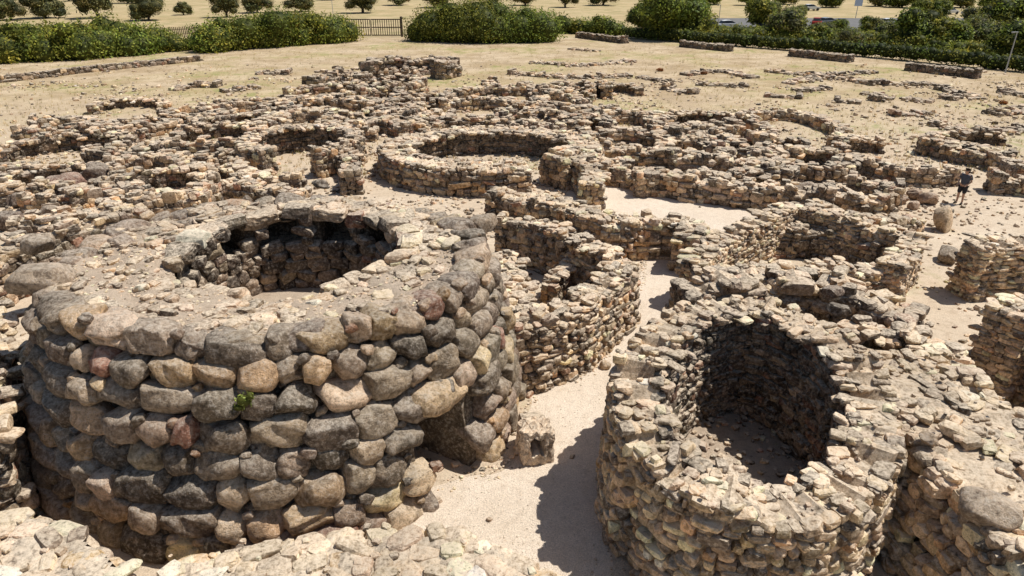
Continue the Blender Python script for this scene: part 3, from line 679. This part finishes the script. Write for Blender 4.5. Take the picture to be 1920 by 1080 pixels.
def tree_proto(name,label,cat,grp,loc,args,sc=1.0):
    (V,F,C),(V2,F2)=tree_mesh(*args); E=empty(name,(0,0,0)); tag(E,label,cat,grp)
    mk('crown',V,F,C,M_LEAF,loc=(0,0,0),parent=E); mk('trunk',V2,F2,None,M_BARK,True,loc=(0,0,0),parent=E)
    E.location=(loc[0],loc[1],0); E.scale=(sc,)*3; return E
def copy_tree(E,loc,sc,rot,label=None):
    c=E.copy(); COL.objects.link(c); c.location=(loc[0],loc[1],0); c.scale=(sc,sc,sc*random.uniform(.85,1.1)); c.rotation_euler=(0,0,rot)
    for ch in list(E.children):
        k=ch.copy(); k.parent=c; COL.objects.link(k)
    return c
OG='olive trees in the dry field'
OP=[tree_proto('olive_tree','small grey green olive tree in dry field','tree',OG,px(20,38),(21,5.2,3.8,OLIVE,.2,10,.7)),
    tree_proto('olive_tree','small grey green olive tree in dry field','tree',OG,px(280,38),(22,5.4,4.2,OLIVE,.2,10,.6)),
    tree_proto('olive_tree','small grey green olive tree in dry field','tree',OG,px(425,32),(23,5.8,4.0,OLIVE,.2,10,.8))]
for x,y,s_ in [(85,34,1.0),(185,34,1.35),(345,28,.7),(482,24,1.0),(565,22,1.0),(680,24,1.15),(748,10,1.1),(820,14,1.0),(930,14,1.5),(985,10,1.0),(1060,14,.9),(240,6,1),(130,2,1),(380,-6,1),(620,0,1),(1010,-5,1.1),(870,-4,1),(510,-10,1.1),(1130,10,1.1),(30,0,1.1),(300,-4,.9)]:
    copy_tree(random.choice(OP),px(x,y),s_*random.uniform(.95,1.2),random.uniform(0,6))
TG='trees around the parking area'
TP=[tree_proto('broadleaf_tree','large spreading dark green tree by the hedge','tree',TG,px(1255,72),(31,8.2,7.0,GREEN[:3]+DK[1:],.3,9,.8,24)),
    tree_proto('broadleaf_tree','bushy mid green tree near parked cars','tree',TG,px(1420,52),(32,5.0,4.2,GREEN,.28,9,.5)),
    tree_proto('broadleaf_tree','bushy grey green tree near parked cars','tree',TG,px(1480,70),(33,4.6,4.4,OLIVE+GREEN[1:],.28,9,.4)),
    tree_proto('broadleaf_tree','bushy mid green tree near parked cars','tree',TG,px(1720,88),(34,5.4,4.4,DK+GREEN[:2],.28,9,.5))]
for x,y,s_ in [(1540,72,.6),(1590,90,.6),(1660,80,.7),(1780,94,.9),(1850,94,.9),(1905,108,1.1),(1290,40,.8),(1450,30,.7),(1500,30,.6),(1720,36,.8),(1760,36,.8),(1830,48,.9),(1880,64,1.2),(1920,44,1.3),(1560,14,.9),(1650,12,.9),(1690,14,1.1),(1740,14,1.0),(1800,14,1.1),(1860,22,1.2),(1910,14,1.3),(1400,10,.9),(1330,8,1.1),(1220,8,1.0),(1470,8,1.0),(1530,0,1.1),(1600,-12,1.1),(1700,-6,1.2),(1810,-4,1.3),(1900,-8,1.3),(1205,55,.9),(1955,70,1.2),(1630,68,.6),(1820,76,.8),(1750,66,.7),(1570,62,.5)]:
    copy_tree(random.choice(TP[1:]),px(x,y),s_*.95,random.uniform(0,6))
# ---------------------------------------------------------------- built small things
def boxes(lst):
    V=[];F=[]
    for (cx_,cy_,cz_,sx,sy,sz) in lst:
        b=len(V)
        for dx in(-1,1):
            for dy in(-1,1):
                for dz in(-1,1): V.append((cx_+dx*sx/2,cy_+dy*sy/2,cz_+dz*sz/2))
        F+=[(b,b+1,b+3,b+2),(b+4,b+6,b+7,b+5),(b,b+4,b+5,b+1),(b+2,b+3,b+7,b+6),(b,b+2,b+6,b+4),(b+1,b+5,b+7,b+3)]
    return V,F
a=px(640,69);b=px(755,68); gw=b[0]-a[0]; G=empty('metal_gate',((a[0]+b[0])/2,a[1],0)); tag(G,'double leaf metal bar gate at the site entrance','gate')
for k in (-1,1):
    L_=[];w_=gw/2-.25
    c0=k*(w_/2+.1)
    for zz in (.25,2.75,1.5): L_.append((c0,0,zz,w_,.1,.16))
    for i in range(14): L_.append((c0-w_/2+w_*i/13,0.0,1.5,.12,.07,2.65))
    V,F=boxes(L_); V=[(v[0]+G.location[0],v[1]+G.location[1],v[2]) for v in V]; mk('gate_leaf',V,F,None,M_METAL,parent=G)
    V,F=boxes([(k*(gw/2+.05),0,1.6,.35,.35,3.2)]); V=[(v[0]+G.location[0],v[1]+G.location[1],v[2]) for v in V]; mk('gate_post',V,F,None,M_METAL,parent=G)
def palisade(l,h,label):
    Q=resample([px(x,y) for x,y in l],False,.28); L_=[]
    for q in Q: L_.append((q[0],q[1],h*.5,.13,.1,h*random.uniform(.9,1.08)))
    for zz in (.3,.75):
        for i in range(0,len(Q)-1): L_.append(((Q[i][0]+Q[i+1][0])/2,(Q[i][1]+Q[i+1][1])/2+.08,h*zz,.32,.05,.08))
    V,F=boxes(L_); return tag(mk('wooden_fence',V,F,None,M_WOOD),label,'fence')
palisade([(210,74),(330,70),(420,64)],1.6,'weathered wooden paling fence running behind bushes')
palisade([(560,60),(600,64),(636,66)],1.6,'short wooden fence joining the metal gate')
def cyl(x,y,z0,z1,r0,r1,n=10):
    V=[];F=[]
    for z_,r_ in ((z0,r0),(z1,r1)):
        for k in range(n): V.append((x+r_*math.cos(k/n*6.283),y+r_*math.sin(k/n*6.283),z_))
    for k in range(n): F.append((k,(k+1)%n,n+(k+1)%n,n+k))
    return V,F
def lamp(x,y,h):
    p=px(x,y); E=empty('street_lamp',(p[0],p[1],0)); tag(E,'thin grey metal lamp post with small head','street lamp','lamp posts')
    V,F=cyl(p[0],p[1],0,h,.08,.05); mk('pole',V,F,None,M_POLE,True,parent=E)
    V,F=boxes([(p[0]-.25,p[1],h,.7,.2,.09),(p[0]-.45,p[1],h-.07,.3,.16,.06)]); mk('lamp_head',V,F,None,M_POLE,parent=E)
lamp(626,40,4.2); lamp(1884,138,4.5); lamp(1345,60,4.5)
p=px(1604,34); E=empty('parking_sign',(p[0],p[1],0)); tag(E,'white and blue parking sign on a pole','sign')
V,F=cyl(p[0],p[1],0,5.4,.07,.07); mk('pole',V,F,None,M_POLE,True,parent=E)
V,F=boxes([(p[0],p[1]-.1,4.0,1.7,.06,3.0)]); mk('sign_board',V,F,None,plain('white_sign_paint',(.75,.76,.78),.5,0,.05),parent=E)
V,F=boxes([(p[0],p[1]-.15,4.7,1.3,.04,1.4)]); mk('blue_panel',V,F,None,plain('blue_sign_paint',(.03,.12,.45),.5,0,.05),parent=E)
def text(s_,x,y,z,size,mat,parent):
    cu=D.curves.new('t','FONT'); cu.body=s_; cu.size=size; cu.align_x='CENTER'; cu.align_y='CENTER'; cu.extrude=.01
    o=D.objects.new('tmp',cu); COL.objects.link(o); bpy.context.view_layer.update()
    me=D.meshes.new_from_object(o.evaluated_get(bpy.context.evaluated_depsgraph_get())); D.objects.remove(o)
    me.materials.clear(); me.materials.append(mat); o=D.objects.new('letter',me); COL.objects.link(o); o.parent=parent; o.location=Vector((x,y,z))-parent.location; o.rotation_euler=(math.pi/2,0,0); return o
text('P',p[0],p[1]-.19,4.7,1.3,plain('white_letter',(.8,.8,.8),.5,0,.03),E)
def car_proto(paint,loc,label,rot):
    E=empty('parked_car',(0,0,0)); tag(E,label,'car','cars parked in the parking area')
    prof=[(-2.1,.35),(-2.15,.7),(-2.0,.92),(-1.7,.98),(1.05,1.0),(1.95,.82),(2.15,.6),(2.12,.32)]
    roof=[(-1.85,.96),(-1.45,1.42),(-.6,1.5),(.25,1.44),(1.1,.99)]
    def ext(pr,hw,ins=0):
        V=[];n=len(pr)
        for sgn in(-1,1):
            for i,(x,z) in enumerate(pr): V.append((x,sgn*(hw-(ins*(z-.96)/.5 if ins else (.06 if i in(0,n-1) else 0))),z))
        F=[[i,(i+1)%n,n+(i+1)%n,n+i] for i in range(n)]+[list(range(n))[::-1],list(range(n,2*n))]
        return V,F
    def m2(name,V,F,mat):
        me=D.meshes.new(name); me.from_pydata(V,[],F); me.materials.append(mat); o=D.objects.new(name,me); COL.objects.link(o); o.parent=E
        b=o.modifiers.new('b','BEVEL'); b.width=.04; b.segments=2; return o
    m2('body',*ext(prof,.86),paint); m2('window_glass',*ext(roof,.80,.14),M_GLASS)
    m2('roof',*ext([(-1.42,1.425),(-.6,1.505),(.22,1.45),(.2,1.49),(-.6,1.55),(-1.42,1.465)],.66),paint)
    for x in(-1.3,1.35):
        for y in(-.8,.8):
            V=[];n=16
            for s2 in(-.1,.1):
                for k in range(n): V.append((x+.32*math.cos(k/n*6.283),y+s2,.32+.32*math.sin(k/n*6.283)))
            m2('wheel',V,[[k,(k+1)%n,n+(k+1)%n,n+k] for k in range(n)]+[list(range(n)),list(range(n,2*n))[::-1]],M_TYRE)
    E.location=(loc[0],loc[1],.01); E.rotation_euler=(0,0,rot); return E
M_GLASS=plain('dark_car_glass',(.03,.035,.04),.1,0,.05); M_TYRE=plain('tyre_rubber',(.03,.03,.03),.8,0,.1)
PW=plain('white_car_paint',(.72,.73,.74),.3,0,.03);PS=plain('silver_car_paint',(.4,.42,.44),.3,.4,.03);PD=plain('dark_car_paint',(.05,.06,.09),.3,0,.03);PR=plain('red_car_paint',(.35,.04,.03),.3,0,.03)
for x,y,p_,n_,rt in [(1335,53,PD,'dark',.1),(1366,54,PW,'white',.15),(1530,48,PR,'red',1.2),(1552,48,PS,'silver',.3),(1575,50,PD,'dark',1.3),(1640,50,PW,'white',.2),(1668,50,PW,'white',.1),(1690,52,PS,'silver',1.4),(1440,52,PD,'dark',.2),(1780,27,PW,'white',.4),(1820,30,PS,'silver',.2),(1520,20,PW,'white',.2)]:
    car_proto(p_,px(x,y),n_+' hatchback car parked between trees',rt)
for x,y in [(1236,134),(1318,140),(1878,196)]:
    q=px(x,y); V,F,C=cloud([((q[0],q[1],.2),(.4,.25,.25)),((q[0]+.3,q[1],.15),(.25,.2,.2))],90,.08,[(.40,.15,.05),(.42,.22,.09),(.3,.2,.1)],int(x)); tag(mk('dry_shrub',V,F,C,M_LEAF),'small rust coloured dried shrub beside stones','shrub','rust coloured dried shrubs')
q=np.array((cx+.95,cy-5.5,3.75)); V,F,C=cloud([(q,(.2,.14,.16)),(q+np.array((-.14,0,-.16)),(.14,.1,.1)),(q+np.array((.15,0,.12)),(.1,.1,.12))],180,.04,[(.2,.24,.06),(.26,.3,.1)],77)
tag(mk('wall_weed',V,F,C,M_LEAF),'small green weed growing from a wall joint','plant')
# ---------------------------------------------------------------- person
def skin(name,verts,edges,rads,mat,sub=2):
    me=D.meshes.new(name); me.from_pydata(verts,edges,[]); o=D.objects.new(name,me); COL.objects.link(o)
    md=o.modifiers.new('s','SKIN'); md.use_smooth_shade=True
    sl=me.skin_vertices[0].data
    for i,r_ in enumerate(rads): sl[i].radius=r_ if isinstance(r_,tuple) else (r_,r_)
    sl[0].use_root=True
    sb=o.modifiers.new('d','SUBSURF'); sb.levels=sb.render_levels=sub
    bpy.context.view_layer.update()
    m2=D.meshes.new_from_object(o.evaluated_get(bpy.context.evaluated_depsgraph_get())); m2.name=name; m2.materials.clear(); m2.materials.append(mat)
    D.objects.remove(o); o=D.objects.new(name,m2); COL.objects.link(o); return o
M_SKIN=plain('skin',(.48,.29,.20),.6,0,.06);M_SHIRT=plain('dark_grey_cloth',(.085,.09,.11),.9,0,.15);M_SHORT=plain('black_cloth',(.03,.03,.035),.9,0,.15);M_HAIR=plain('dark_hair',(.025,.018,.013),.8,0,.2)
pp=px(1797,382); PE=empty('person',(pp[0],pp[1],0)); tag(PE,'standing person in dark t-shirt and shorts looking down','person')
V=[(0,0,.95),(0,0,1.1),(0,0,1.32),(-.01,0,1.46),(-.04,0,1.54),(-.08,0,1.60),(-.10,0,1.68)];E_=[(0,1),(1,2),(2,3),(3,4),(4,5),(5,6)];R_=[(.13,.16),(.11,.15),(.13,.18),(.07,.08),.055,.085,.09]
for sy in(-1,1):
    b=len(V); V+=[(0,.1*sy,.88),(-.02,.11*sy,.5),(.03,.12*sy,.1),(-.04,.12*sy,.05),(-.17,.14*sy,.035)];E_+=[(0,b),(b,b+1),(b+1,b+2),(b+2,b+3),(b+3,b+4)];R_+=[.095,.062,.042,.045,.035]
    b=len(V); V+=[(0,.2*sy,1.42),(.03,.27*sy,1.15),(-.16,.2*sy,1.02),(-.22,.17*sy,1.0)];E_+=[(2,b),(b,b+1),(b+1,b+2),(b+2,b+3)];R_+=[.06,.042,.028,.034]
    h=b+3
    for k,(dy,ln) in enumerate([(-.03,.07),(-.01,.085),(.01,.08),(.03,.06)]):
        c=len(V); V+=[(-.25,.17*sy+dy,.99),(-.25-ln*.5,.17*sy+dy,.98),(-.25-ln*.9,.17*sy+dy,.95)];E_+=[(h,c),(c,c+1),(c+1,c+2)];R_+=[.009,.009,.008]
    c=len(V); V+=[(-.22,.17*sy-.045*sy,1.01),(-.26,.17*sy-.06*sy,1.0)];E_+=[(h,c),(c,c+1)];R_+=[.011,.009]
bo=skin('body',V,E_,R_,M_SKIN)
sh=skin('t_shirt',[(0,0,.93),(0,0,1.1),(0,0,1.32),(-.01,0,1.45),(0,.2,1.42),(.02,.255,1.22),(0,-.2,1.42),(.02,-.255,1.22)],[(0,1),(1,2),(2,3),(2,4),(4,5),(2,6),(6,7)],[(.155,.19),(.14,.175),(.155,.2),(.085,.1),.078,.075,.078,.075],M_SHIRT)
st=skin('shorts',[(0,0,.98),(0,.1,.86),(-.02,.115,.52),(0,-.1,.86),(-.02,-.115,.52)],[(0,1),(1,2),(0,3),(3,4)],[(.14,.175),.12,.1,.12,.1],M_SHORT)
ha=skin('hair',[(-.06,0,1.66),(-.05,0,1.72),(-.02,0,1.63)],[(0,1),(0,2)],[.1,.085,.075],M_HAIR)
no=skin('nose',[(-.17,0,1.66),(-.195,0,1.64)],[(0,1)],[.014,.016],M_SKIN,1)
for sy in(-1,1):
    e=skin('shoe',[(.05,.12*sy,.05),(-.06,.13*sy,.05),(-.2,.145*sy,.04)],[(0,1),(1,2)],[.05,.055,.045],M_HAIR); e.parent=PE
    e=skin('ear',[(-.09,.088*sy,1.67),(-.085,.098*sy,1.64)],[(0,1)],[.016,.014],M_SKIN,1); e.parent=PE
for o in (bo,sh,st,ha,no): o.parent=PE
PE.rotation_euler=(0,0,math.radians(35)); PE.scale=(1.12,1.12,1.12)
# ---------------------------------------------------------------- light, camera
el=math.radians(62); az=math.radians(14)
sv=Vector((math.cos(az)*math.cos(el),math.sin(az)*math.cos(el),math.sin(el))).normalized()
w=D.worlds.new('World'); SC.world=w; w.use_nodes=True; nt=w.node_tree; nt.nodes.clear()
sk=nt.nodes.new('ShaderNodeTexSky'); sk.sky_type='NISHITA'; sk.sun_disc=False; sk.sun_elevation=math.asin(sv.z); sk.sun_rotation=math.atan2(sv.x,sv.y)
bg=nt.nodes.new('ShaderNodeBackground'); bg.inputs[1].default_value=.08; o=nt.nodes.new('ShaderNodeOutputWorld'); nt.links.new(sk.outputs[0],bg.inputs[0]); nt.links.new(bg.outputs[0],o.inputs[0])
ld=D.lights.new('sun','SUN'); ld.energy=5.0; ld.angle=math.radians(.5); ld.color=(1,.965,.91); lo=D.objects.new('sun',ld); COL.objects.link(lo); lo.rotation_euler=sv.to_track_quat('Z','Y').to_euler(); lo.location=(30,30,60)
cam=D.cameras.new('camera'); cam.lens=24; cam.sensor_width=36; cam.clip_end=6000; co=D.objects.new('camera',cam); COL.objects.link(co); co.location=(0,0,H); co.rotation_euler=(math.pi/2-TH,0,0); SC.camera=co
SC.view_settings.view_transform='Standard'; SC.view_settings.look='None'; SC.view_settings.exposure=0
print('verts',sum(len(m.vertices) for m in D.meshes))
